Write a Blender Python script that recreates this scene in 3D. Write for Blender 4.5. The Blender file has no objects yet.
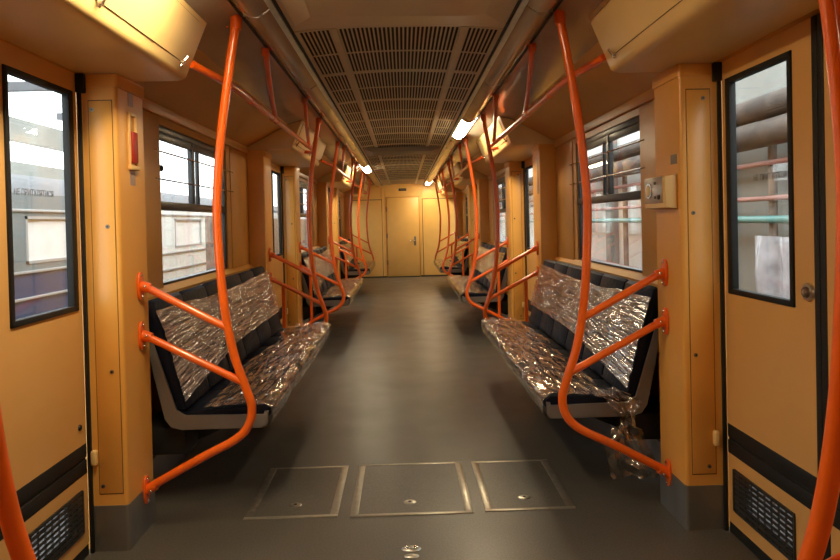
import bpy, bmesh, math, random
from mathutils import Vector, Matrix, noise
random.seed(7)
C = bpy.context.scene.collection
PI = math.pi
V = Vector

# ------------------------------------------------------------------ materials
def mat(name, col, rough=0.5, metal=0.0, var=0.06, vscale=6.0, bump=0.0, bscale=60.0, coat=0.0, spec=0.5, stretch=None):
    m = bpy.data.materials.new(name); m.use_nodes = True
    nt = m.node_tree; N = nt.nodes; L = nt.links
    b = N['Principled BSDF']
    b.inputs['Roughness'].default_value = rough
    b.inputs['Metallic'].default_value = metal
    b.inputs['Coat Weight'].default_value = coat
    b.inputs['Coat Roughness'].default_value = 0.08
    b.inputs['Specular IOR Level'].default_value = spec
    tc = N.new('ShaderNodeTexCoord')
    mp = N.new('ShaderNodeMapping')
    if stretch: mp.inputs['Scale'].default_value = stretch
    L.new(tc.outputs['Object'], mp.inputs['Vector'])
    nz = N.new('ShaderNodeTexNoise'); nz.inputs['Scale'].default_value = vscale; nz.inputs['Detail'].default_value = 5
    L.new(mp.outputs['Vector'], nz.inputs['Vector'])
    rp = N.new('ShaderNodeValToRGB')
    rp.color_ramp.elements[0].position = 0.3; rp.color_ramp.elements[1].position = 0.7
    rp.color_ramp.elements[0].color = tuple(c*(1-var) for c in col)+(1,)
    rp.color_ramp.elements[1].color = tuple(min(1, c*(1+var)) for c in col)+(1,)
    L.new(nz.outputs['Fac'], rp.inputs['Fac'])
    L.new(rp.outputs['Color'], b.inputs['Base Color'])
    if bump > 0:
        n2 = N.new('ShaderNodeTexNoise'); n2.inputs['Scale'].default_value = bscale; n2.inputs['Detail'].default_value = 4
        L.new(mp.outputs['Vector'], n2.inputs['Vector'])
        bp = N.new('ShaderNodeBump'); bp.inputs['Strength'].default_value = bump; bp.inputs['Distance'].default_value = 0.01
        L.new(n2.outputs['Fac'], bp.inputs['Height']); L.new(bp.outputs['Normal'], b.inputs['Normal'])
    return m

M = {}
M['wall']   = mat('wall_paint', (0.68, 0.33, 0.07), 0.42, var=0.04, vscale=3, bump=0.03, bscale=25)
M['pillar'] = mat('pillar_paint', (0.77, 0.375, 0.075), 0.34, var=0.04, vscale=3, bump=0.03, bscale=18)
M['door']   = mat('door_paint', (0.72, 0.40, 0.13), 0.34, var=0.04, vscale=2.5, bump=0.04, bscale=9)
M['endwall'] = mat('end_wall_paint', (0.86, 0.54, 0.16), 0.36, var=0.03)
M['seam'] = mat('seam_dark_line', (0.10, 0.05, 0.015), 0.7)  # dark brown line around the access panels
M['cream']  = mat('box_paint', (0.80, 0.54, 0.21), 0.38, var=0.03)
M['orange'] = mat('orange_enamel', (0.86, 0.135, 0.008), 0.28, var=0.06, vscale=12, coat=0.5, bump=0.05, bscale=30)
M['grey']   = mat('grey_gloss_panel', (0.40, 0.35, 0.28), 0.14, var=0.06, bump=0.05, bscale=4)
M['ceil']   = mat('ceiling_paint', (0.66, 0.57, 0.41), 0.40, var=0.04)
M['grille'] = mat('grille_paint', (0.70, 0.59, 0.40), 0.42, var=0.05)
M['dark']   = mat('plenum_dark', (0.05, 0.04, 0.028), 0.8)
M['black']  = mat('black_rubber', (0.006, 0.006, 0.006), 0.65, var=0.2)
M['cover']  = mat('lamp_cover_plastic', (0.42, 0.31, 0.21), 0.13, var=0.25, vscale=3, bump=0.22, bscale=7, spec=0.9, stretch=(3, .5, 1))
M['alu']    = mat('aluminium', (0.62, 0.58, 0.50), 0.32, 0.9, var=0.08, vscale=20)
M['steel']  = mat('brushed_steel', (0.26, 0.255, 0.24), 0.30, 0.7, var=0.12, vscale=9, bump=0.06, bscale=60, stretch=(1, 1, .12))
M['chrome'] = mat('chrome', (0.75, 0.74, 0.70), 0.12, 1.0, var=0.03)
M['screw']  = mat('screw_steel', (0.20, 0.17, 0.13), 0.35, 0.8)
M['wornalu']= mat('worn_edge_strip', (0.42, 0.38, 0.30), 0.34, 0.6, var=0.12, vscale=30)
M['dullstrip']= mat('dull_edge_strip', (0.15, 0.13, 0.10), 0.45, 0.2, var=0.3, vscale=30)  # darker, rougher metal for the outermost hatch strips
M['shell']  = mat('bench_shell', (0.16, 0.14, 0.12), 0.42, var=0.05)
M['blue']   = mat('navy_leatherette', (0.0035, 0.0055, 0.015), 0.5, var=0.3, vscale=60, bump=0.35, bscale=45, spec=.18)
M['winfr']  = mat('window_frame_grey', (0.045, 0.045, 0.045), 0.35, 0.3, var=0.1)
M['red']    = mat('red_plastic', (0.42, 0.025, 0.012), 0.4)
M['label']  = mat('grey_label', (0.22, 0.17, 0.13), 0.45)
M['lilac']  = mat('lilac_sticker', (0.42, 0.28, 0.24), 0.45)
M['hole']   = mat('lock_hole', (0.01, 0.01, 0.01), 0.6)
M['text']   = mat('grey_lettering', (0.10, 0.09, 0.08), 0.6)
M['trainlow'] = mat('train_blue', (0.06, 0.085, 0.18), 0.3, var=0.1, vscale=3)
M['trainmid'] = mat('train_pale', (0.20, 0.24, 0.26), 0.35, var=0.08, vscale=3)
M['trainroof']= mat('train_roof_grey', (0.11, 0.11, 0.12), 0.5, var=0.15, vscale=4)
M['blind'] = mat('pale_blind', (.88, .88, .88), .8)
M['traintrim']= mat('train_trim', (0.42, 0.42, 0.42), 0.4)
M['depot']  = mat('depot_wall', (0.30, 0.30, 0.275), 0.85, var=0.16, vscale=1.2, bump=0.3, bscale=6)
M['white'] = mat('daylight_white', (0.82, 0.83, 0.80), 0.8, var=0.1, vscale=1.5)  # near-white colour standing in for strong daylight on far outdoor surfaces
M['ground'] = mat('depot_ground', (0.10, 0.10, 0.10), 0.9, var=0.2, vscale=2, bump=.4, bscale=10)
M['rust']   = mat('rusty_lagging', (0.065, 0.043, 0.030), 0.7, var=0.55, vscale=5, bump=0.8, bscale=9)
M['pink']   = mat('pink_pipe_paint', (0.45, 0.22, 0.19), 0.5)
M['teal']   = mat('teal_pipe_paint', (0.14, 0.36, 0.35), 0.4)
M['concrete']= mat('brown_column', (0.26, 0.20, 0.16), 0.8, var=0.4, vscale=8)
M['polythene']= mat('grey_sheeting', (0.50, 0.52, 0.60), 0.25, var=0.35, vscale=5, bump=0.8, bscale=5)

def floor_mat():
    m = mat('floor_lino', (0.100, 0.088, 0.070), 0.33, var=0.10, vscale=2.2, bump=0.06, bscale=220)
    nt = m.node_tree; N = nt.nodes; L = nt.links; b = N['Principled BSDF']
    tc = N.new('ShaderNodeTexCoord')
    sp = N.new('ShaderNodeTexNoise'); sp.inputs['Scale'].default_value = 140; sp.inputs['Detail'].default_value = 2
    L.new(tc.outputs['Object'], sp.inputs['Vector'])
    mr = N.new('ShaderNodeMapRange'); mr.inputs['From Min'].default_value = .35; mr.inputs['From Max'].default_value = .65
    mr.inputs['To Min'].default_value = .78; mr.inputs['To Max'].default_value = 1.22
    L.new(sp.outputs['Fac'], mr.inputs['Value'])
    mx = N.new('ShaderNodeMix'); mx.data_type = 'RGBA'; mx.blend_type = 'MULTIPLY'; mx.inputs[0].default_value = 1
    src = b.inputs['Base Color'].links[0].from_socket
    L.new(src, mx.inputs[6]); L.new(mr.outputs['Result'], mx.inputs[7]); L.new(mx.outputs[2], b.inputs['Base Color'])
    n3 = N.new('ShaderNodeTexNoise'); n3.inputs['Scale'].default_value = 3
    L.new(tc.outputs['Object'], n3.inputs['Vector'])
    m3 = N.new('ShaderNodeMapRange'); m3.inputs['To Min'].default_value = .26; m3.inputs['To Max'].default_value = .46
    L.new(n3.outputs['Fac'], m3.inputs['Value']); L.new(m3.outputs['Result'], b.inputs['Roughness'])
    return m
M['floor'] = floor_mat()

def glass_mat():
    m = bpy.data.materials.new('window_glass'); m.use_nodes = True
    nt = m.node_tree; N = nt.nodes; L = nt.links; N.clear()
    o = N.new('ShaderNodeOutputMaterial'); mx = N.new('ShaderNodeMixShader')
    t = N.new('ShaderNodeBsdfTransparent'); t.inputs['Color'].default_value = (.93, .95, .94, 1)
    g = N.new('ShaderNodeBsdfGlossy'); g.inputs['Roughness'].default_value = .02
    lw = N.new('ShaderNodeLayerWeight'); lw.inputs['Blend'].default_value = .5
    pw = N.new('ShaderNodeMath'); pw.operation = 'POWER'; pw.inputs[1].default_value = 5
    fr = N.new('ShaderNodeMath'); fr.operation = 'MULTIPLY_ADD'; fr.inputs[1].default_value = .8; fr.inputs[2].default_value = .04
    L.new(lw.outputs['Facing'], pw.inputs[0]); L.new(pw.outputs[0], fr.inputs[0])
    L.new(fr.outputs[0], mx.inputs[0]); L.new(t.outputs[0], mx.inputs[1]); L.new(g.outputs[0], mx.inputs[2]); L.new(mx.outputs[0], o.inputs[0])
    return m
M['glass'] = glass_mat()

def film_mat(name, opa, ang, stretch, strength=1.0, tint=(.88, .87, .87)):
    """crinkled clear wrapping film: part clear, part shiny, creased"""
    m = bpy.data.materials.new(name); m.use_nodes = True
    nt = m.node_tree; N = nt.nodes; L = nt.links; N.clear()
    o = N.new('ShaderNodeOutputMaterial'); mx = N.new('ShaderNodeMixShader')
    t = N.new('ShaderNodeBsdfTransparent'); t.inputs['Color'].default_value = (.92, .92, .92, 1)
    p = N.new('ShaderNodeBsdfPrincipled'); p.inputs['Base Color'].default_value = tint+(1,)
    p.inputs['Specular Tint'].default_value = (1, 1, 1, 1)
    p.inputs['Metallic'].default_value = .95; p.inputs['Roughness'].default_value = .07
    tc = N.new('ShaderNodeTexCoord'); mp = N.new('ShaderNodeMapping')
    mp.inputs['Rotation'].default_value = (0, 0, ang); mp.inputs['Scale'].default_value = stretch
    L.new(tc.outputs['UV'], mp.inputs['Vector'])
    n1 = N.new('ShaderNodeTexNoise'); n1.inputs['Scale'].default_value = 5; n1.inputs['Detail'].default_value = 2.5; n1.inputs['Roughness'].default_value = .5
    n1.inputs['Distortion'].default_value = .35
    L.new(mp.outputs['Vector'], n1.inputs['Vector'])
    bp = N.new('ShaderNodeBump'); bp.inputs['Strength'].default_value = strength; bp.inputs['Distance'].default_value = .016
    L.new(n1.outputs['Fac'], bp.inputs['Height']); L.new(bp.outputs['Normal'], p.inputs['Normal'])
    n2 = N.new('ShaderNodeTexNoise'); n2.inputs['Scale'].default_value = 3.5; n2.inputs['Detail'].default_value = 4
    L.new(mp.outputs['Vector'], n2.inputs['Vector'])
    mr = N.new('ShaderNodeMapRange'); mr.inputs['From Min'].default_value = .35; mr.inputs['From Max'].default_value = .65
    mr.inputs['To Min'].default_value = opa-.28; mr.inputs['To Max'].default_value = opa+.22
    L.new(n2.outputs['Fac'], mr.inputs['Value'])
    L.new(mr.outputs['Result'], mx.inputs[0]); L.new(t.outputs[0], mx.inputs[1]); L.new(p.outputs[0], mx.inputs[2]); L.new(mx.outputs[0], o.inputs[0])
    return m
M['film_back'] = film_mat('film_backrest', .72, 0.05, (0.9, 13, 1), 1.0)
M['film_seat'] = film_mat('film_seat', .66, 0.75, (1.6, 6.5, 1), 1.0, (.84, .76, .66))
M['film_loose'] = film_mat('film_loose', .48, 0.2, (3, 1.5, 1), 1.0, (.6, .55, .48))

def emit(name, col, s):
    m = bpy.data.materials.new(name); m.use_nodes = True
    b = m.node_tree.nodes['Principled BSDF']
    b.inputs['Base Color'].default_value = (.8, .8, .8, 1)
    b.inputs['Emission Color'].default_value = col+(1,); b.inputs['Emission Strength'].default_value = s
    return m
M['lamp'] = emit('lit_diffuser', (1.0, .83, .54), 56.0)

# ------------------------------------------------------------------ mesh builder
class MB:
    def __init__(s, mats=None): s.bm = bmesh.new(); s.mi = 0
    def _setm(s, fs):
        for f in fs: f.material_index = s.mi
    def box(s, a, b, bev=0.0, seg=2):
        x0, x1 = sorted((a[0], b[0])); y0, y1 = sorted((a[1], b[1])); z0, z1 = sorted((a[2], b[2]))
        r = bmesh.ops.create_cube(s.bm, size=1)
        for v in r['verts']:
            v.co = V(((x0+x1)/2+v.co.x*(x1-x0), (y0+y1)/2+v.co.y*(y1-y0), (z0+z1)/2+v.co.z*(z1-z0)))
        fs = {f for v in r['verts'] for f in v.link_faces}
        if bev > 0:
            es = list({e for v in r['verts'] for e in v.link_edges})
            rr = bmesh.ops.bevel(s.bm, geom=es, offset=bev, segments=seg, affect='EDGES', profile=.5, clamp_overlap=True)
            fs = {f for f in fs if f.is_valid} | set(rr['faces'])
        s._setm(fs); return s
    def prism(s, poly, y0, y1, axis='y', bev=0.0):
        """poly in (x,z) extruded along y; or (x,y) extruded along z for axis z; or (y,z) along x"""
        def P(p, t):
            return V((p[0], t, p[1])) if axis == 'y' else V((p[0], p[1], t)) if axis == 'z' else V((t, p[0], p[1]))
        a = [s.bm.verts.new(P(p, y0)) for p in poly]; b = [s.bm.verts.new(P(p, y1)) for p in poly]
        fs = []; n = len(poly)
        fs.append(s.bm.faces.new(a)); fs.append(s.bm.faces.new(b[::-1]))
        for i in range(n): fs.append(s.bm.faces.new((a[i], b[i], b[(i+1) % n], a[(i+1) % n])))
        bmesh.ops.recalc_face_normals(s.bm, faces=fs)
        if bev > 0:
            es = list({e for f in (fs[0], fs[1]) for e in f.edges})
            rr = bmesh.ops.bevel(s.bm, geom=es, offset=bev, segments=2, affect='EDGES', profile=.5)
            fs = [f for f in fs if f.is_valid]+list(rr['faces'])
        s._setm(fs); return s
    def cyl(s, p, q, r, r2=None, n=20, cap=True, sy=1.0):
        p = V(p); q = V(q); d = (q-p); r2 = r if r2 is None else r2
        k = bmesh.ops.create_cone(s.bm, cap_ends=cap, segments=n, radius1=r, radius2=r2, depth=d.length)
        R = d.to_track_quat('Z', 'Y').to_matrix().to_4x4()
        bmesh.ops.transform(s.bm, matrix=Matrix.Translation((p+q)/2) @ R, verts=k['verts'])
        s._setm({f for v in k['verts'] for f in v.link_faces}); return s
    def sphere(s, c, r, sc=(1, 1, 1), u=16, v=10):
        k = bmesh.ops.create_uvsphere(s.bm, u_segments=u, v_segments=v, radius=r)
        for w in k['verts']: w.co = V((c[0]+w.co.x*sc[0], c[1]+w.co.y*sc[1], c[2]+w.co.z*sc[2]))
        s._setm({f for w in k['verts'] for f in w.link_faces}); return s
    def tube(s, pts, r, n=14, smooth=True, sub=6):
        pts = [V(p) for p in pts]
        if smooth and len(pts) > 2:
            out = []
            P = [pts[0]*2-pts[1]]+pts+[pts[-1]*2-pts[-2]]
            for i in range(1, len(P)-2):
                p0, p1, p2, p3 = P[i-1:i+3]
                for k in range(sub):
                    t = k/sub
                    out.append(.5*((2*p1)+(-p0+p2)*t+(2*p0-5*p1+4*p2-p3)*t*t+(-p0+3*p1-3*p2+p3)*t**3))
            out.append(pts[-1]); pts = out
        T = []
        for i in range(len(pts)):
            a = pts[max(0, i-1)]; b = pts[min(len(pts)-1, i+1)]; T.append((b-a).normalized())
        nrm = T[0].orthogonal().normalized(); rings = []
        for i, p in enumerate(pts):
            if i: nrm = (T[i-1].rotation_difference(T[i]) @ nrm); nrm = (nrm-T[i]*nrm.dot(T[i])).normalized()
            bn = T[i].cross(nrm)
            rings.append([s.bm.verts.new(p+(nrm*math.cos(2*PI*k/n)+bn*math.sin(2*PI*k/n))*r) for k in range(n)])
        fs = []
        for i in range(len(rings)-1):
            for k in range(n): fs.append(s.bm.faces.new((rings[i][k], rings[i+1][k], rings[i+1][(k+1) % n], rings[i][(k+1) % n])))
        fs.append(s.bm.faces.new(rings[0])); fs.append(s.bm.faces.new(rings[-1][::-1]))
        bmesh.ops.recalc_face_normals(s.bm, faces=fs)
        s._setm(fs); return s
    def ellipse_plate(s, c, ry, rz, x0, x1, n=24):
        """plate in the yz plane, thick along x, domed edge"""
        for (a, b, k) in ((x0, x0+(x1-x0)*.7, 1.0),):
            poly = []
            for i in range(n):
                t = 2*PI*i/n; ct, st = math.cos(t), math.sin(t)
                poly.append((c[0]+ry*math.copysign(abs(ct)**.8, ct), c[1]+rz*math.copysign(abs(st)**.8, st)))
            s.prism(poly, x0, x1, 'x', bev=abs(x1-x0)*.3)
        return s

def link(name, mb, mats, origin=(0, 0, 0), parent=None, smooth=True, deg=35):
    if not isinstance(mats, (list, tuple)): mats = [mats]
    o = V(origin)
    for v in mb.bm.verts: v.co -= o
    me = bpy.data.meshes.new(name); mb.bm.to_mesh(me); mb.bm.free()
    for k in mats: me.materials.append(M[k])
    if smooth:
        me.polygons.foreach_set('use_smooth', [True]*len(me.polygons))
        me.set_sharp_from_angle(angle=math.radians(deg))
    ob = bpy.data.objects.new(name, me); C.objects.link(ob)
    if parent is None: ob.location = o
    else: ob.parent = parent
    return ob

def thing(name, label, cat, origin, group=None):
    o = bpy.data.objects.new(name, None); C.objects.link(o); o.location = origin; o.empty_display_size = .1
    o['label'] = label; o['category'] = cat
    if group: o['group'] = group
    return o
def part(name, mb, mats, T, label=None, parent=None, **k):
    """mesh given in world coordinates of the prototype T (not yet moved); parent = a part of T for sub-parts"""
    ob = link(name, mb, mats, T.location, parent or T, **k)
    if label: ob['label'] = label
    return ob
def tag(o, label, cat, group=None, kind=None):
    o['label'] = label; o['category'] = cat
    if group: o['group'] = group
    if kind: o['kind'] = kind
    return o
def struct(o): o['kind'] = 'structure'; return o
def dup(o, dy, label=None, parent=None, rot=False):
    c = o.copy(); C.objects.link(c)
    if parent: c.parent = parent
    else:
        c.location = V(o.location)+V((0, dy, 0))
        if label: c['label'] = label
    for ch in list(o.children): 
        dup(ch, 0, None, c)
    return c
def snap_children(): pass

PITCH = 4.33
SIDE = {-1: 'left', 1: 'right'}
Y0, Y1 = -3.6, 15.53
# bays: bench stretches; doors: doorway stretches
BAYS = [(2.93, 5.42), (7.26, 9.75), (11.59, 14.08)]
DOORS = [(1.39, 2.66), (5.72, 6.99), (10.05, 11.32), (14.38, 15.53)]
WX, DX, PX_ = 1.27, 1.28, 1.13
ORD = ['nearest', 'second', 'third', 'last']

# ------------------------------------------------------------------ shell
b = MB(); b.box((-1.36, Y0-.1, -.06), (1.36, Y1+.1, 0)); struct(link('floor', b, 'floor', smooth=False))
b = MB(); b.box((-1.36, Y0-.1, 2.29), (1.36, Y1+.1, 2.33)); b.mi = 0
ZC = lambda x: 2.192-.027*(x/.48)**2
# plain vaulted centre panel over the first doorway and behind
def vault(mb, y0, y1, x0=-.48, x1=.48, n=16, th=.012, dz=0.0, f=None):
    top = []; bot = []
    for i in range(n+1):
        x = x0+(x1-x0)*i/n; z = ZC(x)+dz
        bot.append((x, z)); top.append((x, z+th))
    mb.prism(bot+top[::-1], y0, y1)
b.mi = 1; vault(b, Y0-.05, 3.02)
for s in (-1, 1):
    b.mi = 2
    b.prism([(s*.668, 2.184), (s*.93, 2.112), (s*.93, 2.126), (s*.668, 2.198)], Y0-.05, Y1+.02)
    b.mi = 3
    for x in (.662, .484):
        b.box((s*(x-.006), Y0, 2.160 if x < .5 else 2.174), (s*(x+.006), Y1+.01, 2.215))
struct(link('ceiling', b, ['dark', 'ceil', 'grey', 'black'], smooth=True, deg=20))

for s in (-1, 1):
    b = MB()
    # roof corner filler + outside skin
    b.mi = 0
    b.box((s*1.30, Y0-.1, 1.93), (s*1.36, Y1+.1, 2.30))
    b.prism([(s*.93, 2.112), (s*1.27, 1.93), (s*1.30, 1.93), (s*1.30, 1.95), (s*.93, 2.126)], Y0-.05, Y1+.02)
    b.box((s*1.27, Y0-.1, 0), (s*1.33, DOORS[0][0]-.02, 1.93))
    for i, (ya, yb) in enumerate(BAYS):
        wa, wb, za, zb = ya+.56, ya+1.87, .985, 1.835
        b.box((s*WX, ya-.25, 0), (s*1.33, yb+.27, za)); b.box((s*WX, ya-.25, zb), (s*1.33, yb+.27, 1.93))
        b.box((s*WX, ya-.25, za), (s*1.33, wa, zb)); b.box((s*WX, wb, za), (s*1.33, yb+.27, zb))
        # raised covering panels either side of the window and ledge under it
        b.box((s*(WX-.008), ya+.02, .955), (s*(WX+.002), wa-.012, 1.87), .003)
        b.box((s*(WX-.008), wb+.09, .955), (s*(WX+.002), yb, 1.87), .003)
        b.prism([(s*(WX+.002), .93), (s*(WX-.035), .93), (s*(WX-.035), .955), (s*(WX+.002), .985)], ya, yb)
        b.box((s*(WX-.018), ya, 1.875), (s*(WX+.004), yb, 1.93), .005)
    for (ya, yb) in DOORS:
        b.box((s*1.27, ya-.02, 1.905), (s*1.34, yb+.02, 1.935))
    struct(link('wall_'+SIDE[s], b, 'wall', smooth=True, deg=25))
    b = MB()
    for (ya, yb) in BAYS: b.box((s*(WX-.022), ya, 0), (s*WX, yb, .165), .004)
    struct(link('baseboard_'+SIDE[s], b, 'steel'))
b = MB(); b.box((-1.36, Y0-.14, 0), (1.36, Y0, 2.29)); struct(link('wall_back', b, 'wall', smooth=False))
# end wall with framed recesses
b = MB(); b.box((-1.36, Y1, 0), (1.36, Y1+.08, 2.29))
for x0, x1 in ((-1.2, -.50), (.45, 1.2)):
    b.box((x0+.01, Y1-.012, .03), (x1-.01, Y1, 1.82), .003)
b.box((-.50, Y1-.012, .03), (-.425, Y1, 2.15), .003); b.box((.395, Y1-.012, .03), (.44, Y1, 2.15), .003)
b.box((-.42, Y1-.012, 1.90), (.39, Y1, 2.15), .003)
b.mi = 1
for x in (-.505, .445): b.box((x-.008, Y1-.004, 0), (x+.008, Y1, 1.84))
for x0, x1 in ((-1.2, -.50), (.45, 1.2)): b.box((x0, Y1-.004, 1.822), (x1, Y1, 1.836))
b.box((-1.2, Y1-.015, 0), (1.2, Y1-.002, .03))
struct(link('wall_end', b, ['endwall', 'dark'], smooth=False))

# ------------------------------------------------------------------ side doors
def door_leaf(s, y0, y1, n, meet):
    """leaf between y0,y1; meet = side (+1/-1 in y) where the two leaves close"""
    DX = 1.28 if s < 0 else 1.297
    yc = (y0+y1)/2; O = (s*DX, yc, 0)
    e = bpy.data.objects.new('door_%d' % n, None); C.objects.link(e); e.location = O; struct(e)
    yj = y0 if meet < 0 else y1                     # closing edge
    d = -meet                                       # direction away from closing edge
    Yf = lambda t: yj+d*t                           # t metres from the closing edge
    L_ = y1-y0
    wa, wb = .135, L_-.035                         # window
    za, zb = .975, 1.83
    b = MB(); X0, X1 = s*DX, s*(DX+.032)
    b.box((X0, Yf(.028), zb), (X1, Yf(L_), 1.905)); b.box((X0, Yf(.028), .445), (X1, Yf(L_), za))
    b.box((X0, Yf(.028), za), (X1, Yf(wa), zb)); b.box((X0, Yf(wb), za), (X1, Yf(L_), zb))
    ha, hb = .165, L_-.06
    b.box((X0, Yf(.028), .045), (X1, Yf(L_), .115)); b.box((X0, Yf(.028), .265), (X1, Yf(L_), .325))
    b.box((X0, Yf(.028), .115), (X1, Yf(ha), .265)); b.box((X0, Yf(hb), .115), (X1, Yf(L_), .265))
    part('panel', b, 'door', e, smooth=False)
    b = MB()
    b.box((s*(DX-.004), Yf(0), .0), (s*(DX+.03), Yf(.028), 1.905), .004)
    part('rubber_edge', b, 'black', e)
    b = MB()
    b.box((s*(DX-.002), Yf(.028), .39), (X1, Yf(L_), .445), .004); b.box((s*(DX+.004), Yf(.028), .38), (X1, Yf(L_), .39))
    b.box((s*(DX-.002), Yf(.028), .325), (X1, Yf(L_), .38), .004)
    b.box((s*(DX+.002), Yf(.028), 0), (X1, Yf(L_), .045))
    part('kick_band', b, 'black', e)
    b = MB(); w = .022; xa, xb = s*(DX-.008), s*(DX+.02)
    b.box((xa, Yf(wa), za), (xb, Yf(wa+w), zb), .004); b.box((xa, Yf(wb-w*1.7), za), (xb, Yf(wb), zb), .004)
    b.box((xa, Yf(wa), za), (xb, Yf(wb), za+w), .004); b.box((xa, Yf(wa), zb-w), (xb, Yf(wb), zb), .004)
    fr = part('window_frame', b, 'black', e)
    b = MB(); b.box((s*(DX+.010), Yf(wa+.01), za+.01), (s*(DX+.015), Yf(wb-.01), zb-.01))
    part('window_pane', b, 'glass', e, smooth=False)
    # ventilation grating
    va, vb = .155, L_-.05
    b = MB(); b.box((s*(DX-.003), Yf(va), .105), (s*(DX+.002), Yf(vb), .158)); b.box((s*(DX-.003), Yf(va), .262), (s*(DX+.002), Yf(vb), .275))
    b.box((s*(DX-.003), Yf(va), .158), (s*(DX+.002), Yf(va+.015), .262)); b.box((s*(DX-.003), Yf(vb-.11), .158), (s*(DX+.002), Yf(vb), .262))
    nc = 9; nr = 8
    b2 = MB()
    b2.box((s*(DX-.004), Yf(va), .105), (s*(DX-.007), Yf(va+.006), .275)); b2.box((s*(DX-.004), Yf(vb-.006), .105), (s*(DX-.007), Yf(vb), .275))
    for i in range(nc+1):
        t = va+(vb-va)*i/nc; b2.box((s*(DX-.003), Yf(t-.0035), .108), (s*(DX-.008), Yf(t+.0035), .272))
    for j in range(nr+1):
        z = .11+.16*j/nr; b2.box((s*(DX-.003), Yf(va+.01), z-.0065), (s*(DX-.007), Yf(vb-.01), z+.0065), 0)
    g = part('vent_recess', b, 'hole', e, smooth=False)
    part('vent_grating', b2, 'winfr', e, smooth=False)
    return e
def sign_text(s, e, yc, z):
    DX = 1.28 if s < 0 else 1.297
    cu = bpy.data.curves.new('lettering', 'FONT'); cu.body = 'НЕ ПРИТУЛЯТИСЯ'; cu.size = .036; cu.align_x = 'CENTER'; cu.extrude = .0004
    to = bpy.data.objects.new('tmp', cu); C.objects.link(to)
    bpy.context.view_layer.update()
    me = bpy.data.meshes.new_from_object(to.evaluated_get(bpy.context.evaluated_depsgraph_get()))
    bpy.data.objects.remove(to)
    w = max(v.co.x for v in me.vertices)-min(v.co.x for v in me.vertices)
    k = .245/w
    for v in me.vertices:
        x, y, zz = v.co
        # readable from inside: on the left wall text runs +y, on the right wall it runs -y
        v.co = V((s*(DX+.0085+zz*0)-s*(zz), yc-s*x*k, z+y*k*1.15))-e.location
    me.materials.append(M['text'])
    o = bpy.data.objects.new('lettering', me); C.objects.link(o); o.parent = e
    o['label'] = 'grey warning lettering across the glass'
n = 0; leaf = {}
for i, (ya, yb) in enumerate(DOORS):
    ym = (ya+yb)/2
    for s in (-1, 1):
        n += 1
        if i == 0:
            leaf[s, 0] = door_leaf(s, ya+.02, ym-.001, n, 1)
            n += 1
            leaf[s, 1] = door_leaf(s, ym+.001, yb-.02, n, -1)
            sign_text(s, leaf[s, 0], ya+.22, 1.40); sign_text(s, leaf[s, 1], yb-.315 if s < 0 else yb-.356, 1.412)
            if s == 1:
                # round lock escutcheon beside the window of the right leaf
                DX = 1.297
                b = MB(); b.cyl((DX, 2.085, 1.035), (DX-.010, 2.085, 1.035), .031, .028, 28); b.mi = 1
                b.cyl((DX-.010, 2.085, 1.035), (DX-.018, 2.085, 1.035), .018, .016, 24); b.mi = 2
                b.cyl((DX-.018, 2.085, 1.035), (DX-.021, 2.085, 1.035), .011, .009, 4)
                part('lock', b, ['alu', 'screw', 'alu'], leaf[s, 1], label='round metal key lock')
            else:
                DX = 1.28
                b = MB(); b.cyl((-DX, 2.59, .52), (-DX+.006, 2.59, .52), .012, .010, 16)
                part('screw', b, 'hole', leaf[s, 1])
        else:
            d = (yb+ya)/2-(DOORS[0][0]+DOORS[0][1])/2
            c = dup(leaf[s, 0], d); c.name = 'door_%d' % n; n += 1
            c = dup(leaf[s, 1], d); c.name = 'door_%d' % n
            if i == 3:   # last doorway is a little shorter: slide the near leaf onto its jamb
                pass
# end door
n += 1
e = bpy.data.objects.new('door_%d' % n, None); C.objects.link(e); e.location = (0, Y1, 0); struct(e)
b = MB(); b.box((-.385, Y1-.030, .02), (.355, Y1-.005, 1.865), .005); part('panel', b, 'endwall', e)
b = MB()
for x in (-.40, .37): b.box((x-.012, Y1-.020, 0), (x+.012, Y1-.002, 1.885), .003)
b.box((-.41, Y1-.020, 1.868), (.38, Y1-.002, 1.888), .003); part('door_frame', b, 'wall', e)
b = MB(); b.box((.235, Y1-.036, .74), (.285, Y1-.030, .95), .002); pl = part('lock_plate', b, 'steel', e)
b = MB(); b.cyl((.26, Y1-.036, .86), (.26, Y1-.085, .86), .011); b.tube([(.26, Y1-.08, .86), (.20, Y1-.08, .86), (.12, Y1-.075, .855)], .010)
part('handle', b, 'chrome', e, parent=pl)
for z in (.35, .98, 1.60):
    b = MB(); b.cyl((-.395, Y1-.036, z-.05), (-.395, Y1-.036, z+.05), .012); part('hinge', b, 'screw', e)
b = MB(); b.box((-.10, Y1-.020, 2.025), (.08, Y1-.012, 2.085), .003); b.mi = 1
for k in range(5): b.box((-.075+k*.030, Y1-.021, 2.042), (-.058+k*.030, Y1-.0195, 2.068))
tag(link('number_plate', b, ['hole', 'label'], (0, Y1-.012, 2.025)), 'small dark rectangular plate above the closed end door', 'plate')

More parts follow.
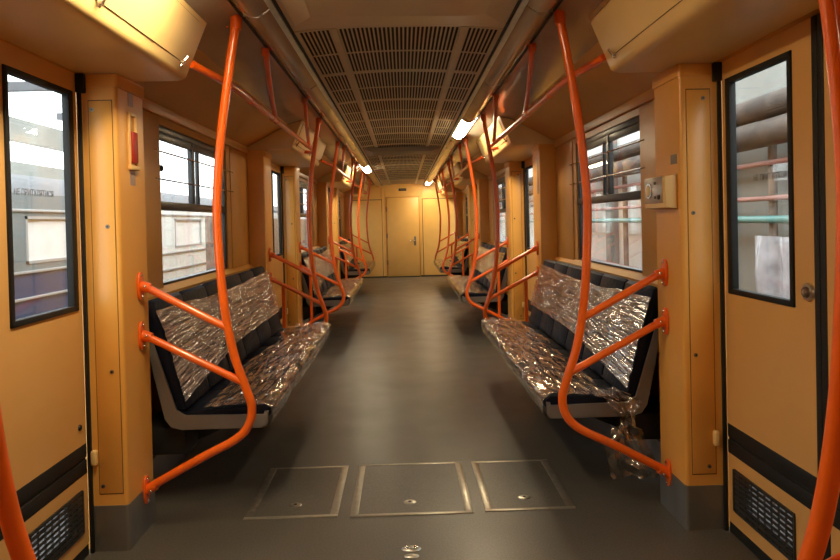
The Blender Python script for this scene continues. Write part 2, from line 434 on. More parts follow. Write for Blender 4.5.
# ------------------------------------------------------------------ bay windows
def bay_window(s, ya, n):
    wa, wb, za, zb = ya+.56, ya+1.87, .985, 1.835
    O = (s*1.30, (wa+wb)/2, za)
    e = bpy.data.objects.new('window_%d' % n, None); C.objects.link(e); e.location = O; struct(e)
    xa, xb = s*1.278, s*1.318; w = .03
    b = MB()
    b.box((xa, wa, za), (xb, wa+w*.5, zb), .004); b.box((xa, wb-w*1.6, za), (xb, wb, zb), .004)
    b.box((xa, wa, za), (xb, wb, za+.014), .004); b.box((xa, wa, zb-.035), (xb, wb, zb), .004)
    part('window_frame', b, 'winfr', e)
    b = MB(); b.box((s*1.272, wa, 1.385), (xb, wb, 1.432), .006); part('transom', b, 'winfr', e)
    ym = wa+.60
    b = MB(); b.box((s*1.280, ym-.02, 1.43), (s*1.312, ym+.02, zb-.03), .003)
    b.box((s*1.284, ym+.10, 1.43), (s*1.305, ym+.125, zb-.03), .003); 
    b.box((s*1.284, wa+.01, zb-.075), (s*1.305, wb-.01, zb-.03), .003)
    part('sliding_sash', b, 'winfr', e)
    b = MB(); b.box((s*1.294, wa+.01, za+.01), (s*1.299, wb-.01, zb-.01)); part('window_pane', b, 'glass', e, smooth=False)
    for z in (1.545, 1.69):
        b = MB(); b.tube([(s*1.275, wa-.01, z), (s*1.262, wa+.03, z), (s*1.262, wb+.05, z), (s*1.272, wb+.085, z)], .0045, 8)
        part('guard_rod', b, 'chrome', e)
    if s < 0:
        b = MB(); b.sphere((s*1.272, wa+.03, 1.605), .016, (.7, 1, 1.1)); part('catch', b, 'black', e)
    return e
n = 0
for s in (-1, 1):
    w0 = bay_window(s, BAYS[0][0], n+1); n += 1
    for i in (1, 2):
        n += 1; c = dup(w0, PITCH*i); c.name = 'window_%d' % n

# ------------------------------------------------------------------ pillars
def pillar(s, q, Yd, label, group):
    """s side, q: +1 pillar stands beyond the doorway (door side faces camera), -1 before it. Yd = door-side face y"""
    D = .27 if q > 0 else .30
    a0 = 1.149 if s < 0 else 1.158; a1 = 1.240 if s < 0 else 1.254; g = 0 if s < 0 else .017
    T = thing('door_pillar', label, 'pillar', (s*1.2, Yd+q*D/2, 0), group)
    def out(r, ins=0.0):
        pts = [(s*(1.27+g), Yd+q*ins), (s*(PX_+ins+r), Yd+q*ins)]
        for k in range(1, 7):
            a = k/6*PI/2
            pts.append((s*(PX_+ins+r-math.sin(a)*r), Yd+q*(ins+r-math.cos(a)*r)))
        pts += [(s*(PX_+ins), Yd+q*(D-ins-.006)), (s*(PX_+ins+.006), Yd+q*(D-ins)), (s*(1.27+g), Yd+q*(D-ins))]
        return pts
    b = MB(); b.prism(out(.016), .183, 1.855, 'z'); part('post', b, 'pillar', T)
    b = MB(); b.prism(out(.016, -.004), 0, .183, 'z'); part('kick_plate', b, 'steel', T, label='brushed metal kick plate')
    b = MB(); b.prism(out(.016, -.006), 1.855, 1.905, 'z'); part('cap', b, 'pillar', T)
    yf = Yd-q*.004
    b = MB(); b.box((s*a0, Yd-q*.0002, .232), (s*a1, yf, 1.80), .0025)
    b.mi = 1; b.box((s*(a0-.002), Yd+q*.001, .228), (s*(a1+.0025), Yd-q*.0012, 1.804))
    pn = part('access_panel', b, ['pillar', 'seam'], T)
    for (x, z) in ((1.226, 1.765), (1.178, 1.30), (1.178, .72), (1.226, .262)):
        b = MB(); b.cyl((s*x, yf, z), (s*x, yf-q*.003, z), .0085, .0075, 14); b.mi = 1; b.cyl((s*x, yf-q*.003, z), (s*x, yf-q*.0036, z), .004, .004, 6)
        part('screw', b, ['screw', 'hole'], T, parent=pn)
    b = MB(); b.box((s*(1.264+g), Yd-q*.005, 0), (s*(1.279+g), Yd-q*.018, 1.905), .002)
    b.box((s*(1.246+g), Yd-q*.004, 1.83), (s*(1.279+g), Yd-q*.026, 1.905), .002)
    part('door_seal', b, 'black', T)
    b = MB(); b.box((s*1.240, Yd-q*.001, .350), (s*1.264, Yd-q*.028, .412), .009, 3); part('door_stop', b, 'cream', T)
    return T
pil = {}
txt = {(1, 0): 'at the near end of the nearest %s bench', (1, 1): 'at the near end of the middle %s bench', (1, 2): 'at the near end of the farthest %s bench',
       (-1, 0): 'at the far end of the nearest %s bench', (-1, 1): 'at the far end of the middle %s bench', (-1, 2): 'at the far end of the farthest %s bench'}
for s in (-1, 1):
    for q in (1, -1):
        for i in range(3):
            Yd = (DOORS[0][1] if q > 0 else DOORS[1][0])+PITCH*i
            lab = 'yellow-orange pillar with metal foot '+txt[q, i] % SIDE[s]
            if i == 0: pil[s, q] = pillar(s, q, Yd, lab, 'pillars beside the doorways')
            else: dup(pil[s, q], PITCH*i, lab)

# alarm handle and its stickers on the left pillar; socket box and plate on the right pillar
T = thing('emergency_handle', 'red emergency handle in a yellow recess on the nearest left pillar', 'handle', (-1.13, 2.79, 1.56))
b = MB(); b.box((-1.13, 2.755, 1.555), (-1.118, 2.765, 1.79), .003); b.box((-1.13, 2.82, 1.555), (-1.118, 2.83, 1.79), .003)
b.box((-1.13, 2.755, 1.78), (-1.118, 2.83, 1.795), .003); b.box((-1.13, 2.75, 1.555), (-1.110, 2.835, 1.575), .004)
part('bezel', b, 'cream', T); EH = T
b = MB(); b.box((-1.129, 2.767, 1.585), (-1.110, 2.818, 1.715), .006); part('pull', b, 'red', T, label='red plastic pull')
b = MB(); b.box((-1.13, 2.765, 1.575), (-1.1285, 2.82, 1.78)); part('recess_plate', b, 'wall', T)
EH.location.z -= .022
for z0, z1, w in ((1.80, 1.865, 'above'), (1.47, 1.545, 'below')):
    b = MB(); b.box((-1.13, 2.77, z0), (-1.1285, 2.82, z1))
    tag(link('sticker', b, 'lilac', (-1.13, 2.795, z0), smooth=False), 'small lilac sticker %s the red emergency handle' % w, 'sticker', 'stickers by the emergency handle')
T = thing('intercom', 'small yellow intercom box under crinkled film on the nearest right pillar', 'intercom', (1.10, 2.8, 1.33))
b = MB(); b.prism([(1.128, 1.32), (1.080, 1.325), (1.078, 1.452), (1.128, 1.465)], 2.69, 2.93, bev=.004); part('housing', b, 'cream', T)
b = MB(); b.box((1.0755, 2.72, 1.345), (1.080, 2.915, 1.455), .002); fp = part('face_plate', b, 'alu', T, label='metal face plate')
for (y, z, k, r) in ((2.75, 1.37, 'hole', .011), (2.79, 1.37, 'screw', .007), (2.79, 1.43, 'screw', .007)):
    b = MB(); b.cyl((1.0755, y, z), (1.070, y, z), r, r*.9, 14); part('button', b, k, T, parent=fp)
b = MB(); b.cyl((1.0755, 2.86, 1.40), (1.071, 2.86, 1.40), .034, .032, 28); b.mi = 1; b.cyl((1.071, 2.86, 1.40), (1.070, 2.86, 1.40), .026, .026, 28)
part('speaker', b, ['chrome', 'cream'], T, parent=fp)
b = MB(); b.box((1.1285, 2.672+.02, 1.505), (1.131, 2.755, 1.545), .001)
tag(link('nameplate', b, 'label', (1.13, 2.72, 1.505), smooth=False), 'small grey nameplate above the intercom on the right pillar', 'plate')
b = MB(); b.box((1.1285, 5.46, 1.50), (1.131, 5.53, 1.80), .001); b.mi = 1; b.box((1.127, 5.475, 1.56), (1.129, 5.515, 1.74), .001)
tag(link('notice_strip', b, ['lilac', 'red'], (1.13, 5.5, 1.5), smooth=False), 'narrow upright red and pale notice on the pillar past the nearest right bench', 'notice')

# ------------------------------------------------------------------ boxes over the doorways
def lintel(s, ya, yb, label, group):
    T = thing('door_mechanism_box', label, 'box', (s*1.05, (ya+yb)/2, 1.905), group)
    face = lambda t, off=0.0: (s*(.895-.088*t-off*.925), 1.935+.212*t-off*.38)     # t 0..1 up the aisle face
    b = MB()
    b.prism([(s*1.268, 1.906), (s*.94, 1.906), (s*.915, 1.911), (s*.900, 1.921), face(0), face(1), (s*.93, 2.110), (s*1.268, 1.929)], ya, yb, bev=.006)
    part('body', b, 'cream', T)
    for (p0, p1) in ((yb-.86, yb-.09), (ya+.09, ya+.80)):
        b = MB()
        q = [face(.13), face(.13, .004), face(.90, .004), face(.90)]
        b.prism(q, p0, p1, bev=.001); b.mi = 1
        b.prism([face(.120), face(.120, .0012), face(.910, .0012), face(.910)], p0-.002, p1+.002)
        pn = part('access_panel', b, ['cream', 'seam'], T)
        for y in (p0+.02, p1-.03):
            b = MB(); c = face(.12, .004); d = face(.12, .016)
            b.cyl((c[0], y, c[1]), (d[0], y, d[1]), .011, .009, 14)
            c = face(.05, .008); d = face(.25, .018)
            b.tube([(c[0], y, c[1]), (d[0], y+.006, d[1])], .005, 8, smooth=False)
            part('latch', b, 'chrome', T, parent=pn)
    return T
BOXY = [(1.10, 2.815), (5.43, 7.145), (9.76, 11.475), (14.09, 15.51)]
for s in (-1, 1):
    for i, (ya, yb) in enumerate(BOXY):
        lab = 'sloping yellow box above the %s doorway on the %s' % (ORD[i], SIDE[s])
        if i == 0: p = lintel(s, ya, yb, lab, 'boxes above the doorways')
        elif i < 3: dup(p, PITCH*i, lab)
        else: lintel(s, ya, yb, lab, 'boxes above the doorways')

# ------------------------------------------------------------------ centre grilles
def grille_panel(y0, y1):
    b = MB(); th = .003
    def strip(x0, x1, ya, yb, dz=0, t=th):
        b.box((x0, ya, (ZC((x0+x1)/2))+dz), (x1, yb, (ZC((x0+x1)/2))+dz+t))
    x = -.46; i = 0
    while x < .4605:
        w = .0085
        if abs(abs(x)-.30) > .018: strip(x-w/2, x+w/2, y0+.008, y1-.008)
        x += .02; i += 1
    for xx in (-.30, .30): strip(xx-.014, xx+.014, y0, y1, -.004, .010)
    for xx in (-.472, .472): strip(xx-.009, xx+.009, y0, y1)
    return b, th
def cross(b, y, w, x0=-.48, x1=.48, dz=-.001, th=.008):
    vault(b, y-w/2, y+w/2, x0, x1, 14, th, dz)
gy = [3.03+.92*k for k in range(14)]; gy = [y for y in gy if y < 15.4]+[15.52]
protos = None
gnames = ['first', 'second', 'third', 'fourth', 'fifth', 'sixth', 'seventh', 'eighth', 'ninth', 'tenth', 'eleventh', 'twelfth', 'thirteenth', 'fourteenth']
for k in range(len(gy)-1):
    lab = 'slotted beige ceiling grille, %s along the aisle from the near end' % gnames[k]
    if protos is None or k == len(gy)-2:
        y0, y1 = gy[k], gy[k+1]
        T = thing('ceiling_grille', lab, 'grille', (0, (y0+y1)/2, 2.17), 'slotted grilles along the ceiling')
        b, _ = grille_panel(y0, y1); part('slat_panel', b, 'grille', T, smooth=False)
        b = MB(); cross(b, y0+.009, .018); cross(b, y1-.009, .018, dz=-.0005); cross(b, (y0+y1)/2, .008, th=.006); part('cross_bar', b, 'grille', T)
        if protos is None: protos = T
    else: dup(protos, gy[k]-gy[0], lab)

# shallow hexagonal ceiling covers
def hexcover(y0, y1, m, name, lab):
    b = MB(); bm = b.bm
    def ring(ix, iy0, iy1, dz):
        pts = []
        for (x, y) in ((-ix, y0+iy1), (-ix+.07, y0+iy0), (ix-.07, y0+iy0), (ix, y0+iy1), (ix, y1-iy1), (ix-.07, y1-iy0), (-ix+.07, y1-iy0), (-ix, y1-iy1)):
            pts.append(bm.verts.new((x, y, ZC(x)+dz)))
        return pts
    A = ring(.46, 0, .05, -.001); B = ring(.36, .22, .26, -.032)
    n_ = len(A)
    for i in range(n_): bm.faces.new((A[i], A[(i+1) % n_], B[(i+1) % n_], B[i]))
    bm.faces.new(B); bm.faces.new(A[::-1])
    bmesh.ops.recalc_face_normals(bm, faces=bm.faces[:])
    tag(link(name, b, m, (0, (y0+y1)/2, 2.15), smooth=False), lab, 'ceiling cover')
hexcover(1.55, 3.0, 'ceil', 'ceiling_cover', 'smooth beige raised ceiling cover nearest the camera, ahead of the grilles')
hexcover(7.75, 8.70, 'label', 'ceiling_cover', 'dark grey raised ceiling cover in mid-carriage between grilles')

# ------------------------------------------------------------------ lamp strips
SEG = [1.23+PITCH/3*k for k in range(-2, 11)]
LIT = {(1, -3.1), (-1, 1.23), (1, 5.56), (-1, 9.89), (1, 14.22)}
for s in (-1, 1):
    k2 = 0; pr = {}
    for k in range(-3, 10):
        y0 = 1.23+PITCH/3*k; y1 = min(y0+PITCH/3, 15.52)
        if y1-y0 < .3: continue
        lit = any(a == s and abs(y0-c) < .05 for a, c in LIT)
        lab = ('lit' if lit else 'unlit')+' lamp strip on the %s of the ceiling, %s from the near end' % (SIDE[s], gnames[k] if k >= 0 else ['behind', 'behind', 'behind'][k])
        if not lit and 'u' in pr and k < 9: dup(pr['u'][0], y0-pr['u'][1], lab); continue
        T = thing('ceiling_lamp', lab, 'lamp', (s*.573, (y0+y1)/2, 2.165), 'lamp strips along both sides of the ceiling')
        def prof(a, c, dz=0):
            pts = []
            for i in range(9):
                t = i/8; x = a+(c-a)*t
                pts.append((s*x, 2.160+.014*t-.043*math.sin(PI*t)+dz))
            return pts+[(p[0], p[1]+.006) for p in pts[::-1]]
        b = MB()
        if lit:
            b.prism(prof(.515, .654), y0+.10, y1-.27); part('diffuser', b, 'lamp', T, label='glowing warm white diffuser')
            b = MB(); b.prism(prof(.515, .654), y0+.008, y0+.10); part('cover', b, 'cover', T)
            b = MB(); b.prism(prof(.515, .654), y1-.27, y1-.008); part('cover', b, 'cover', T)
        else:
            b.prism(prof(.515, .654), y0+.008, y1-.008); part('cover', b, 'cover', T)
        b = MB(); b.prism([(s*.492, 2.158), (s*.515, 2.150), (s*.517, 2.165), (s*.492, 2.175)], y0+.001, y1-.001); part('edge_trim', b, 'alu', T)
        b = MB(); b.box((s*.492, y0+.001, 2.19), (s*.655, y1-.001, 2.205)); b.box((s*.545, y0, 2.130), (s*.625, y0+.010, 2.178), .003)
        part('tray', b, 'label', T)
        if not lit and k < 9: pr['u'] = (T, y0)

# ------------------------------------------------------------------ grab pole frames
PROF = [(.690, 2.178), (.700, 2.10), (.720, 1.985), (.760, 1.73), (.786, 1.485), (.793, 1.28), (.776, .98), (.742, .76), (.692, .60), (.668, .515), (.685, .435), (.745, .375), (.885, .305), (1.128, .175)]
def pole_frame(s, Y, leg, label):
    T = thing('grab_pole_frame', label, 'grab pole', (s*.9, Y, .15), 'orange grab pole frames at the bench ends')
    b = MB(); b.tube([(s*x, Y, z) for x, z in PROF], .0185, 16); part('pole', b, 'orange', T)
    b = MB(); b.cyl((s*.689, Y, 2.182), (s*.693, Y, 2.125), .0245, .0235, 18); b.tube([(s*.700-.03, Y-.002, 2.135), (s*.700-.024, Y-.002, 2.135)], .004, 8, smooth=False)
    part('socket', b, 'orange', T)
    for (zf, xj, zj) in ((1.045, .742, .845), (.835, .690, .615)):
        b = MB(); b.tube([(s*1.12, Y, zf), (s*1.09, Y, zf-.012), (s*(xj+.009), Y, zj+.005)], .016, 14, sub=3); part('cross_bar', b, 'orange', T)
    for zf in (1.045, .835, .175):
        b = MB(); b.ellipse_plate((Y, zf), .030, .060, s*1.129, s*1.119)
        dz = -.012 if zf > .5 else .018
        b.cyl((s*1.121, Y, zf), (s*1.083, Y, zf+dz), .0235, .0205, 18)
        fl = part('flange', b, 'orange', T)
        for c_ in ((s*1.098, Y-.021, zf), (s*1.118, Y, zf+.045), (s*1.118, Y, zf-.045)):
            b = MB(); b.sphere(c_, .006, u=10, v=6); part('screw', b, 'chrome', T, parent=fl)
    if leg:
        b = MB(); b.cyl((s*1.02, Y, .002), (s*1.02, Y, .79), .0155, n=14); b.cyl((s*1.02, Y, .0), (s*1.02, Y, .012), .035, .03, 18); part('leg', b, 'orange', T)
    return T
FR = [(1.22, 'cut off by the picture corner', 0), (2.83, 'at the near end of the nearest %s bench', 0), (5.55, 'at the far end of the nearest %s bench', 1), (7.16, 'at the near end of the middle %s bench', 1),
      (9.88, 'at the far end of the middle %s bench', 1), (11.49, 'at the near end of the farthest %s bench', 1), (14.21, 'at the far end of the farthest %s bench', 1)]
for s in (-1, 1):
    p0 = p1 = None
    for Y, t, leg in FR:
        if Y == 1.22: Y = 1.16 if s > 0 else 1.235
        lab = 'orange grab pole frame '+(t % SIDE[s] if '%' in t else 'on the %s ' % SIDE[s]+t)
        if not leg:
            if p0 is None: p0 = (pole_frame(s, Y, 0, lab), Y)
            else: dup(p0[0], Y-p0[1], lab)
        else:
            if p1 is None: p1 = (pole_frame(s, Y, 1, lab), Y)
            else: dup(p1[0], Y-p1[1], lab)
# overhead rails
def rail(s, lab):
    T = thing('overhead_grab_rail', lab, 'grab rail', (s*.78, 4.2, 1.93), 'orange overhead rails above the benches')
    b = MB(); b.tube([(s*.872, 2.81, 1.975), (s*.845, 2.86, 1.962), (s*.80, 2.98, 1.945), (s*.772, 3.2, 1.935), (s*.77, 3.6, 1.932), (s*.77, 4.5, 1.932), (s*.77, 5.3, 1.932), (s*.77, 5.75, 1.930), (s*.785, 5.93, 1.934), (s*.83, 6.03, 1.944), (s*.886, 6.07, 1.954)], .0165, 14)
    part('rail', b, 'orange', T)
    for y in (3.42, 3.98, 4.12, 5.38):
        b = MB(); b.cyl((s*.77, y-.02, 1.932), (s*.77, y+.02, 1.932), .0195, n=16); part('joint', b, 'orange', T)
    for (yt, yb) in ((3.34, 4.05), (4.66, 5.47)):
        d = yb-yt
        b = MB(); b.tube([(s*.672, yt, 2.180), (s*.676, yt+.06*d, 2.13), (s*.70, yt+.30*d, 2.065), (s*.735, yt+.66*d, 2.0), (s*.765, yb, 1.945)], .0145, 12); 
        b.cyl((s*.672, yt-.002, 2.182), (s*.674, yt+.012, 2.145), .020, .019, 14)
        part('hanger', b, 'orange', T)
    return T
for s in (-1, 1):
    r0 = rail(s, 'orange overhead rail with hangers above the nearest %s bench' % SIDE[s])
    dup(r0, PITCH, 'orange overhead rail with hangers above the middle %s bench' % SIDE[s])
    dup(r0, 2*PITCH, 'orange overhead rail with hangers above the farthest %s bench' % SIDE[s])

# ------------------------------------------------------------------ benches
def uv_grid(bm, rows, cols, fn):
    uvl = bm.loops.layers.uv.verify()
    vs = [[bm.verts.new(fn(i/(rows), j/(cols))[0]) for j in range(cols+1)] for i in range(rows+1)]
    for i in range(rows):
        for j in range(cols):
            f = bm.faces.new((vs[i][j], vs[i][j+1], vs[i+1][j+1], vs[i+1][j]))
            for l, (a, c) in zip(f.loops, ((i, j), (i, j+1), (i+1, j+1), (i+1, j))):
                l[uvl].uv = fn(a/rows, c/cols)[1]
def path_pt(path, t):
    L_ = [0]
    for a, c in zip(path, path[1:]): L_.append(L_[-1]+math.dist(a, c))
    d = t*L_[-1]
    for i in range(len(path)-1):
        if d <= L_[i+1] or i == len(path)-2:
            k = (d-L_[i])/(L_[i+1]-L_[i]); a, c = path[i], path[i+1]
            tx, tz = (c[0]-a[0]), (c[1]-a[1]); l = math.hypot(tx, tz)
            return a[0]+tx*k, a[1]+tz*k, -tz/l, tx/l, L_[-1]
def bench(s, ya, yb, label, seed, loose=False):
    T = thing('bench', label, 'bench', (s*.95, (ya+yb)/2, .36), 'film-wrapped benches along both walls')
    y0, y1 = ya+.05, yb-.05
    sh = [(.632, .452), (.632, .402), (.642, .385), (.662, .378), (1.02, .378), (1.065, .392), (1.095, .43), (1.195, .875), (1.195, .91), (1.180, .91), (1.068, .46), (1.05, .425), (1.015, .41), (.66, .41), (.648, .452)]
    b = MB(); b.prism([(s*x, z) for x, z in sh], y0, y1, bev=.004)
    for yy in (y0, y1):                                   # closed end cheeks
        b.prism([(s*x, z) for x, z in ((.64, .44), (.64, .40), (.665, .382), (1.02, .382), (1.065, .395), (1.09, .43), (1.185, .87), (1.165, .87), (1.04, .47), (1.0, .445))], yy-.006, yy+.006)
    part('shell', b, 'shell', T)
    b = MB(); b.box((s*1.02, y0+.05, .25), (s*1.245, y1-.05, .376), .01)
    for k in range(4):
        yy = y0+.25+k*(y1-y0-.5)/3; b.prism([(s*.75, .376), (s*1.21, .376), (s*1.21, .20), (s*1.15, .20)], yy-.012, yy+.012)
    part('support_frame', b, 'black', T)
    N_ = 6; w = (y1-y0-.02)/N_
    rnd = random.Random(seed)
    for i in range(N_):
        a = y0+.01+i*w; c = a+w
        b = MB(); b.prism([(s*x, z) for x, z in ((.640, .412), (.628, .43), (.630, .462), (.655, .478), (.83, .470), (.985, .458), (1.02, .452), (1.03, .418))], a+.004, c-.004, bev=.012)
        part('seat_cushion', b, 'blue', T)
        b = MB(); dz = rnd.uniform(-.006, .006)
        b.prism([(s*x, z+dz) for x, z in ((1.005, .470), (1.06, .450), (1.184, .925), (1.180, .955), (1.155, .968), (1.135, .955), (1.09, .80), (1.01, .50))], a+.004, c-.004, bev=.014)
        part('back_cushion', b, 'blue', T)
    # film over the backrest
    nz = lambda x, y, z=0: noise.noise((x, y, z+seed*7.3))
    path = [(1.003, .490), (1.030, .585), (1.075, .76), (1.130, .93)]
    LY = y1-y0
    def fb(u, v):
        yy = y0-.004+(LY+.008)*u
        sag = .05*math.sin(u*PI*1.0)+.03*nz(u*4, 3)
        lo = .02*nz(u*9, 1)+.02+.20*min(1, u*2.2); hi = -.02-.05*math.sin(u*PI)**2-.04*abs(nz(u*5, 8))
        t = lo+.02+(1.0+hi-lo-.02)*v; x, z, nx, nz_, L0 = path_pt(path, min(1, max(0, t)))
        x -= .006+.010*abs(nz(u*7, v*3, 2)); d = .007*nz(u*12, v*11, 5)+.0025*nz(u*30, v*9, 9)
        return V((s*(x-abs(d)-.002), yy, z+d*.4)), (u*LY, v*L0)
    b = MB(); uv_grid(b.bm, 150, 44, fb)
    bmesh.ops.recalc_face_normals(b.bm, faces=b.bm.faces[:])
    part('backrest_film', b, 'film_back', T, label='crinkled shiny clear wrapping film', deg=180)
    path2 = [(.655, .372), (.622, .392), (.614, .43), (.620, .475), (.650, .490), (.83, .482), (.975, .470)]
    def fs(u, v):
        yy = y0-.010+(LY+.02)*u
        lo = .03*abs(nz(u*14, 4, 3)); hi = .10*nz(u*4, 6, 3)+.05*nz(u*11, 2, 2)-.10
        t = lo+(1+hi-lo)*v; x, z, nx, nz_, L0 = path_pt(path2, min(1, max(0, t)))
        d = .004+.011*nz(u*9+v*5, v*6-u*7, 5)+.004*nz(u*30+v*9, v*12-u*12, 9)+.001*nz(u*60, v*30, 1)
        k = 1 if z > .46 else .5
        return V((s*(x-(d if z < .48 and x < .64 else 0)), yy, z+(d if x > .63 else -d*.2))), (u*LY, v*L0)
    b = MB(); uv_grid(b.bm, 160, 46, fs)
    bmesh.ops.recalc_face_normals(b.bm, faces=b.bm.faces[:])
    part('seat_film', b, 'film_seat', T, label='crinkled shiny clear wrapping film', deg=180)
    if loose:
        pth = [(.90, .50, 3.02), (.93, .49, 2.97), (.965, .46, 2.94), (.975, .40, 2.945), (.985, .33, 2.95), (1.00, .25, 2.955), (1.01, .17, 2.96), (1.03, .105, 2.965)]
        def fl(u, v):
            k = u*(len(pth)-1); i = min(int(k), len(pth)-2); f = k-i
            a, c = pth[i], pth[i+1]; x, z, y = [a[q]+(c[q]-a[q])*f for q in range(3)]
            wdt = (.055+.05*(u if u > .55 else .0)+.02*math.sin(u*9))
            q = (v-.5)*2
            return V((s*(x+q*wdt+.03*nz(u*5, v*2, 4)), y+.030*nz(u*6, v*6, 8)+.018*math.sin(v*9+u*5)+.02*nz(u*15, v*12, 2), z+.012*nz(v*6, u*2, 9))), (u*.5, v*.2)
        b = MB(); uv_grid(b.bm, 46, 22, fl); part('loose_film', b, 'film_loose', T, label='loose strip of clear film hanging to the floor', deg=180)
    return T
bn = ['nearest', 'middle', 'farthest']
for s in (-1, 1):
    t0 = None
    for i, (ya, yb) in enumerate(BAYS):
        lab = 'navy cushioned bench wrapped in clear film, %s of the three on the %s' % (bn[i], SIDE[s])
        if i == 0 and s == 1: bench(s, ya, yb, 'navy cushioned bench on the right, nearest, with loose clear film hanging at its end', 3, True)
        elif t0 is None: t0 = (bench(s, ya, yb, lab, 5+s), ya)
        else: dup(t0[0], ya-t0[1], lab)

# ------------------------------------------------------------------ floor hatches
def hatch(x0, x1, y0, y1, lx, lab, inner):
    T = thing('floor_hatch', lab, 'hatch', ((x0+x1)/2, (y0+y1)/2, 0), 'row of hatches in the floor')
    b = MB(); w = .036
    b.box((x0+w, y0+.022, .0005), (x1-w, y1-.018, .0022)); part('lid', b, 'floor', T, smooth=False)
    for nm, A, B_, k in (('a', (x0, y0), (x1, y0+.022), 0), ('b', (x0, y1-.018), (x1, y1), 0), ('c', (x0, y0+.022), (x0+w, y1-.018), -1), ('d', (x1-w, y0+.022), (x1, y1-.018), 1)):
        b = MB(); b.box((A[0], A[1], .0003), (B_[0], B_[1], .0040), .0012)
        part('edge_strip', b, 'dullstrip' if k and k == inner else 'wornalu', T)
    b = MB(); b.sphere((lx, y0+.135, .002), .030, (1, .85, .12), 24, 8); b.mi = 1; b.cyl((lx, y0+.135, .004), (lx, y0+.135, .0062), .008, n=10)
    part('lock', b, ['alu', 'hole'], T)
hatch(-.268, .278, 2.885, 3.505, -.002, 'square floor hatch with bright metal edges, centre of the row', 0)
hatch(-.735, -.322, 2.895, 3.50, -.528, 'square floor hatch with a dark outer edge, left of the row of three', -1)
hatch(.330, .735, 2.895, 3.50, .528, 'square floor hatch with a dark outer edge, right of the row of three', 1)
b = MB(); b.sphere((.0, 2.587, .001), .040, (1, .55, .2), 28, 8); b.mi = 1; b.sphere((-.018, 2.587, .006), .013, (1, .8, .4)); b.sphere((.018, 2.587, .006), .013, (1, .8, .4))
tag(link('floor_latch', b, ['alu', 'chrome'], (0, 2.587, 0)), 'oval polished latch in the floor, in front of the hatches', 'latch')
b = MB(); b.sphere((.0, 2.53, .001), .030, (1, .5, .2), 28, 8)
tag(link('floor_latch', b, ['alu'], (0, 2.53, 0)), 'second polished floor latch just in front of the oval one, at the bottom picture edge', 'latch')

# ------------------------------------------------------------------ outside: depot
b = MB(); b.box((-9, -4, -1.3), (9, 45, -1.2)); struct(link('ground', b, 'ground', smooth=False))
b = MB(); b.box((3.35, -3, -1.2), (3.6, 8.2, 2.75)); b.mi = 1; b.box((3.35, 8.2, -1.2), (3.6, 44, 2.75)); struct(link('wall_depot', b, ['depot', 'white'], smooth=False))  # far stretch is near-white: bright daylight put into its colour
# columns and pipes along the right wall
for k in range(8):
    y = 5.0+k*2.6
    b = MB(); b.box((3.20, y, -1.2), (3.349, y+.20, 2.75), .01)
    tag(link('wall_column', b, 'depot', (3.27, y+.1, -1.2)), 'pale column on the depot wall outside, %s from the near end' % gnames[k], 'column', 'columns on the depot wall')
b = MB(); b.tube([(3.0, 1, 2.17), (3.0, 20, 2.17), (3.0, 42, 2.17)], .10, 16, smooth=False); [b.box((3.0, 2+4*k, 2.15), (3.349, 2.08+4*k, 2.19)) for k in range(9)]
tag(link('lagged_pipe', b, 'rust', (3.0, 21, 2.4)), 'fat brown lagged pipe outside the right windows, upper of two', 'pipe')
b = MB(); b.tube([(2.95, 1, 1.94), (2.95, 20, 1.94), (2.95, 42, 1.94)], .11, 16, smooth=False); [b.box((2.95, 3+4*k, 1.92), (3.349, 3.08+4*k, 1.96)) for k in range(9)]
tag(link('lagged_pipe', b, 'rust', (2.95, 21, 2.1)), 'fat brown lagged pipe outside the right windows, lower of two', 'pipe')
for z, r, k, t in ((1.72, .022, 'pink', 'thin pink pipe outside the right windows, upper of two'), (1.42, .022, 'pink', 'thin pink pipe outside the right windows, lower of two'), (1.24, .034, 'teal', 'teal painted pipe running along the depot wall outside')):
    b = MB(); b.tube([(3.1, 1, z), (3.1, 20, z), (3.1, 42, z)], r, 12, smooth=False); [b.box((3.1, 2.5+3*k, z-.01), (3.349, 2.53+3*k, z+.01)) for k in range(12)]
    tag(link('wall_pipe', b, k, (3.1, 21, z)), t, 'pipe')
for i, y in enumerate((5.55, 9.3)):
    b = MB(); b.cyl((3.15, y, -1.2), (3.15, y, 2.3), .035); tag(link('standpipe', b, 'concrete', (3.15, y, -1.2)), 'thin brown upright pipe on the depot wall, '+('seen through the door glass' if i == 0 else 'seen through the side window'), 'pipe')
b = MB()
def sheetf(u, v):
    return V((3.05+.03*noise.noise((u*6, v*3, 1))+.02*math.sin(v*14), 4.95+.75*v, 1.10-1.3*u)), (u, v)
uv_grid(b.bm, 24, 24, sheetf); tag(link('plastic_sheet', b, 'polythene', (3.05, 5.3, -.2), deg=180), 'grey plastic sheet hanging outside the right door glass', 'sheet')
b = MB(); b.box((2.6, 8.6, -1.2), (3.1, 12.0, .62), .03); tag(link('covered_crate', b, 'pink', (2.85, 10, -1.2)), 'dark pink crate outside the nearest right window', 'crate')

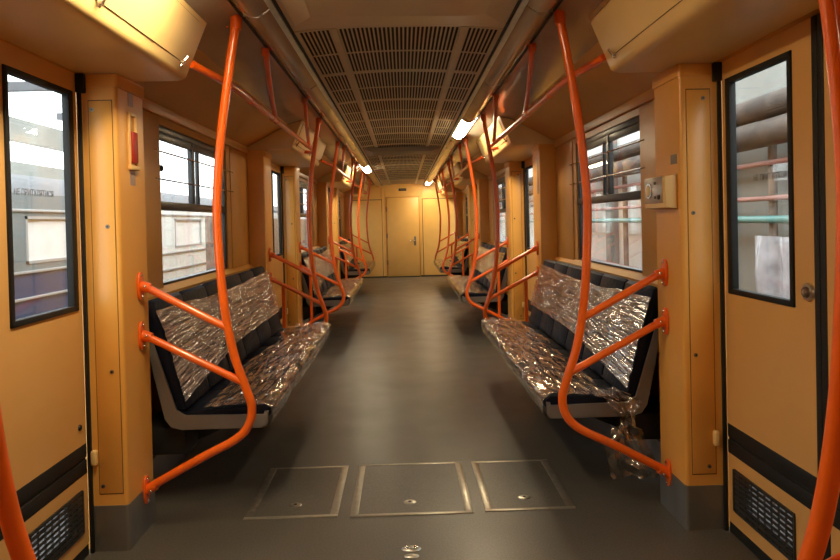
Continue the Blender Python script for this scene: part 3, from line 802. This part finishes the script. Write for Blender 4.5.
# neighbouring carriages on the left
def carriage(Ya, Yb, low, mid, lab, wy):
    T = thing('metro_carriage', lab, 'train', (-4.3, (Ya+Yb)/2, -1.2)); X = -3.3
    b = MB(); b.box((X-2.0, Ya, -1.19), (X, Yb, .93)); part('lower_body', b, low, T, smooth=False)
    b = MB()
    b.box((X-.12, Ya, .93), (X, Yb, 1.00)); b.box((X-.12, Ya, 1.42), (X, Yb, 1.62)); prev = Ya
    for y in wy: b.box((X-.12, prev, 1.00), (X, y, 1.42)); prev = y+1.25
    b.box((X-.12, prev, 1.0), (X, Yb, 1.42)); part('upper_body', b, mid, T, smooth=False)
    b = MB()
    for z in (.93, .70, .52, 1.47): b.box((X, Ya, z-.012), (X+.02, Yb, z+.012), .004)
    part('trim_strips', b, 'traintrim', T)
    for y in wy:
        b = MB(); b.box((X-.02, y, 1.0), (X+.006, y+.03, 1.42)); b.box((X-.02, y+1.22, 1.0), (X+.006, y+1.25, 1.42)); b.box((X-.02, y, 1.0), (X+.006, y+1.25, 1.025)); b.box((X-.02, y, 1.395), (X+.006, y+1.25, 1.42))
        part('window_frame', b, 'traintrim', T)
    b = MB(); b.prism([(X, 1.62), (X-.10, 1.72), (X-.5, 1.85), (X-.6, 1.62)], Ya, Yb); part('roof', b, 'trainroof', T)
    b = MB(); b.box((X-.025, Ya+.1, 1.0), (X-.035, Yb-.1, 1.42)); part('blind', b, 'blind', T, smooth=False)
carriage(1, 8.3, 'trainlow', 'trainmid', 'pale carriage with blue lower body outside the left door glass', [3.2, 5.84])
carriage(8.6, 40, 'white', 'white', 'carriage with daylight painted in as near-white, outside the nearest left side window', [9.6+k*2.35 for k in range(12)])  # body coloured near-white in place of daylight falling on it
for k in range(10):
    y = 5.2+k*4.2
    b = MB(); b.box((-2.75, y+4.0, -1.2), (-2.60, y+4.3, 1.42), .01)
    tag(link('depot_column', b, 'concrete', (-2.67, y+4.1, -1.2)), 'brown steel post between the carriages outside left, %s from the near end' % gnames[k], 'column', 'columns between the carriages')
b = MB(); b.box((-7.2, -3, -1.2), (-7.0, 16, 2.55)); b.box((-7.2, -3, 2.95), (-7.0, 16, 3.35))
for k in range(5): b.box((-7.19, -3+k*4.7, 2.5), (-7.01, -2.8+k*4.7, 3.0))
struct(link('wall_depot_left', b, 'depot', smooth=False))
b = MB(); b.box((-4.3, -3, 3.74), (-4.1, 16, 3.84)); [b.box((-7.2, 2+3*k, 3.6), (-3.0, 2.15+3*k, 3.74)) for k in range(5)]; struct(link('ceiling_depot', b, 'trainroof', smooth=False))
for i, (y0, y1) in enumerate(((5.2, 5.9), (6.9, 7.2))):
    b = MB(); b.tube([(-4.2, y0, 3.76), (-4.3, (y0+y1)/2-.1, 2.7), (-4.4, y1-.4, 1.70)], .022, 8)
    tag(link('hanging_cable', b, 'black', (-4.2, y0, 3.76)), 'dark cable hanging outside the left door glass, '+('left' if i == 0 else 'right')+' of two', 'cable')

# ------------------------------------------------------------------ world, lights
w = bpy.data.worlds.new('World'); bpy.context.scene.world = w; w.use_nodes = True
bg = w.node_tree.nodes['Background']; bg.inputs['Color'].default_value = (.92, .97, 1.0, 1); bg.inputs['Strength'].default_value = 5.0

# ------------------------------------------------------------------ camera
cam = bpy.data.cameras.new('camera'); co = bpy.data.objects.new('camera', cam); C.objects.link(co)
F = 660.; yaw = math.radians(1.4); pit = math.radians(.8); rol = math.radians(1.35)
f = V((math.sin(yaw)*math.cos(pit), math.cos(yaw)*math.cos(pit), -math.sin(pit)))
r = V((math.cos(yaw), -math.sin(yaw), 0)); u = r.cross(f)
R = r*math.cos(rol)-u*math.sin(rol); U = r*math.sin(rol)+u*math.cos(rol)
m = Matrix((R, U, -f)).transposed().to_4x4(); m.translation = V((0, 0, 1.29)); co.matrix_world = m
cam.sensor_fit = 'HORIZONTAL'; cam.sensor_width = 36; cam.lens = F/840*36
cam.shift_y = -49/840; cam.clip_start = .02
sc = bpy.context.scene; sc.camera = co
sc.view_settings.view_transform = 'Standard'; sc.view_settings.look = 'None'; sc.view_settings.gamma = 1
sc.view_settings.exposure = -0.06
sc.cycles.max_bounces = 10; sc.cycles.diffuse_bounces = 6; sc.cycles.transparent_max_bounces = 16
sc.cycles.caustics_reflective = False; sc.cycles.sample_clamp_indirect = 6
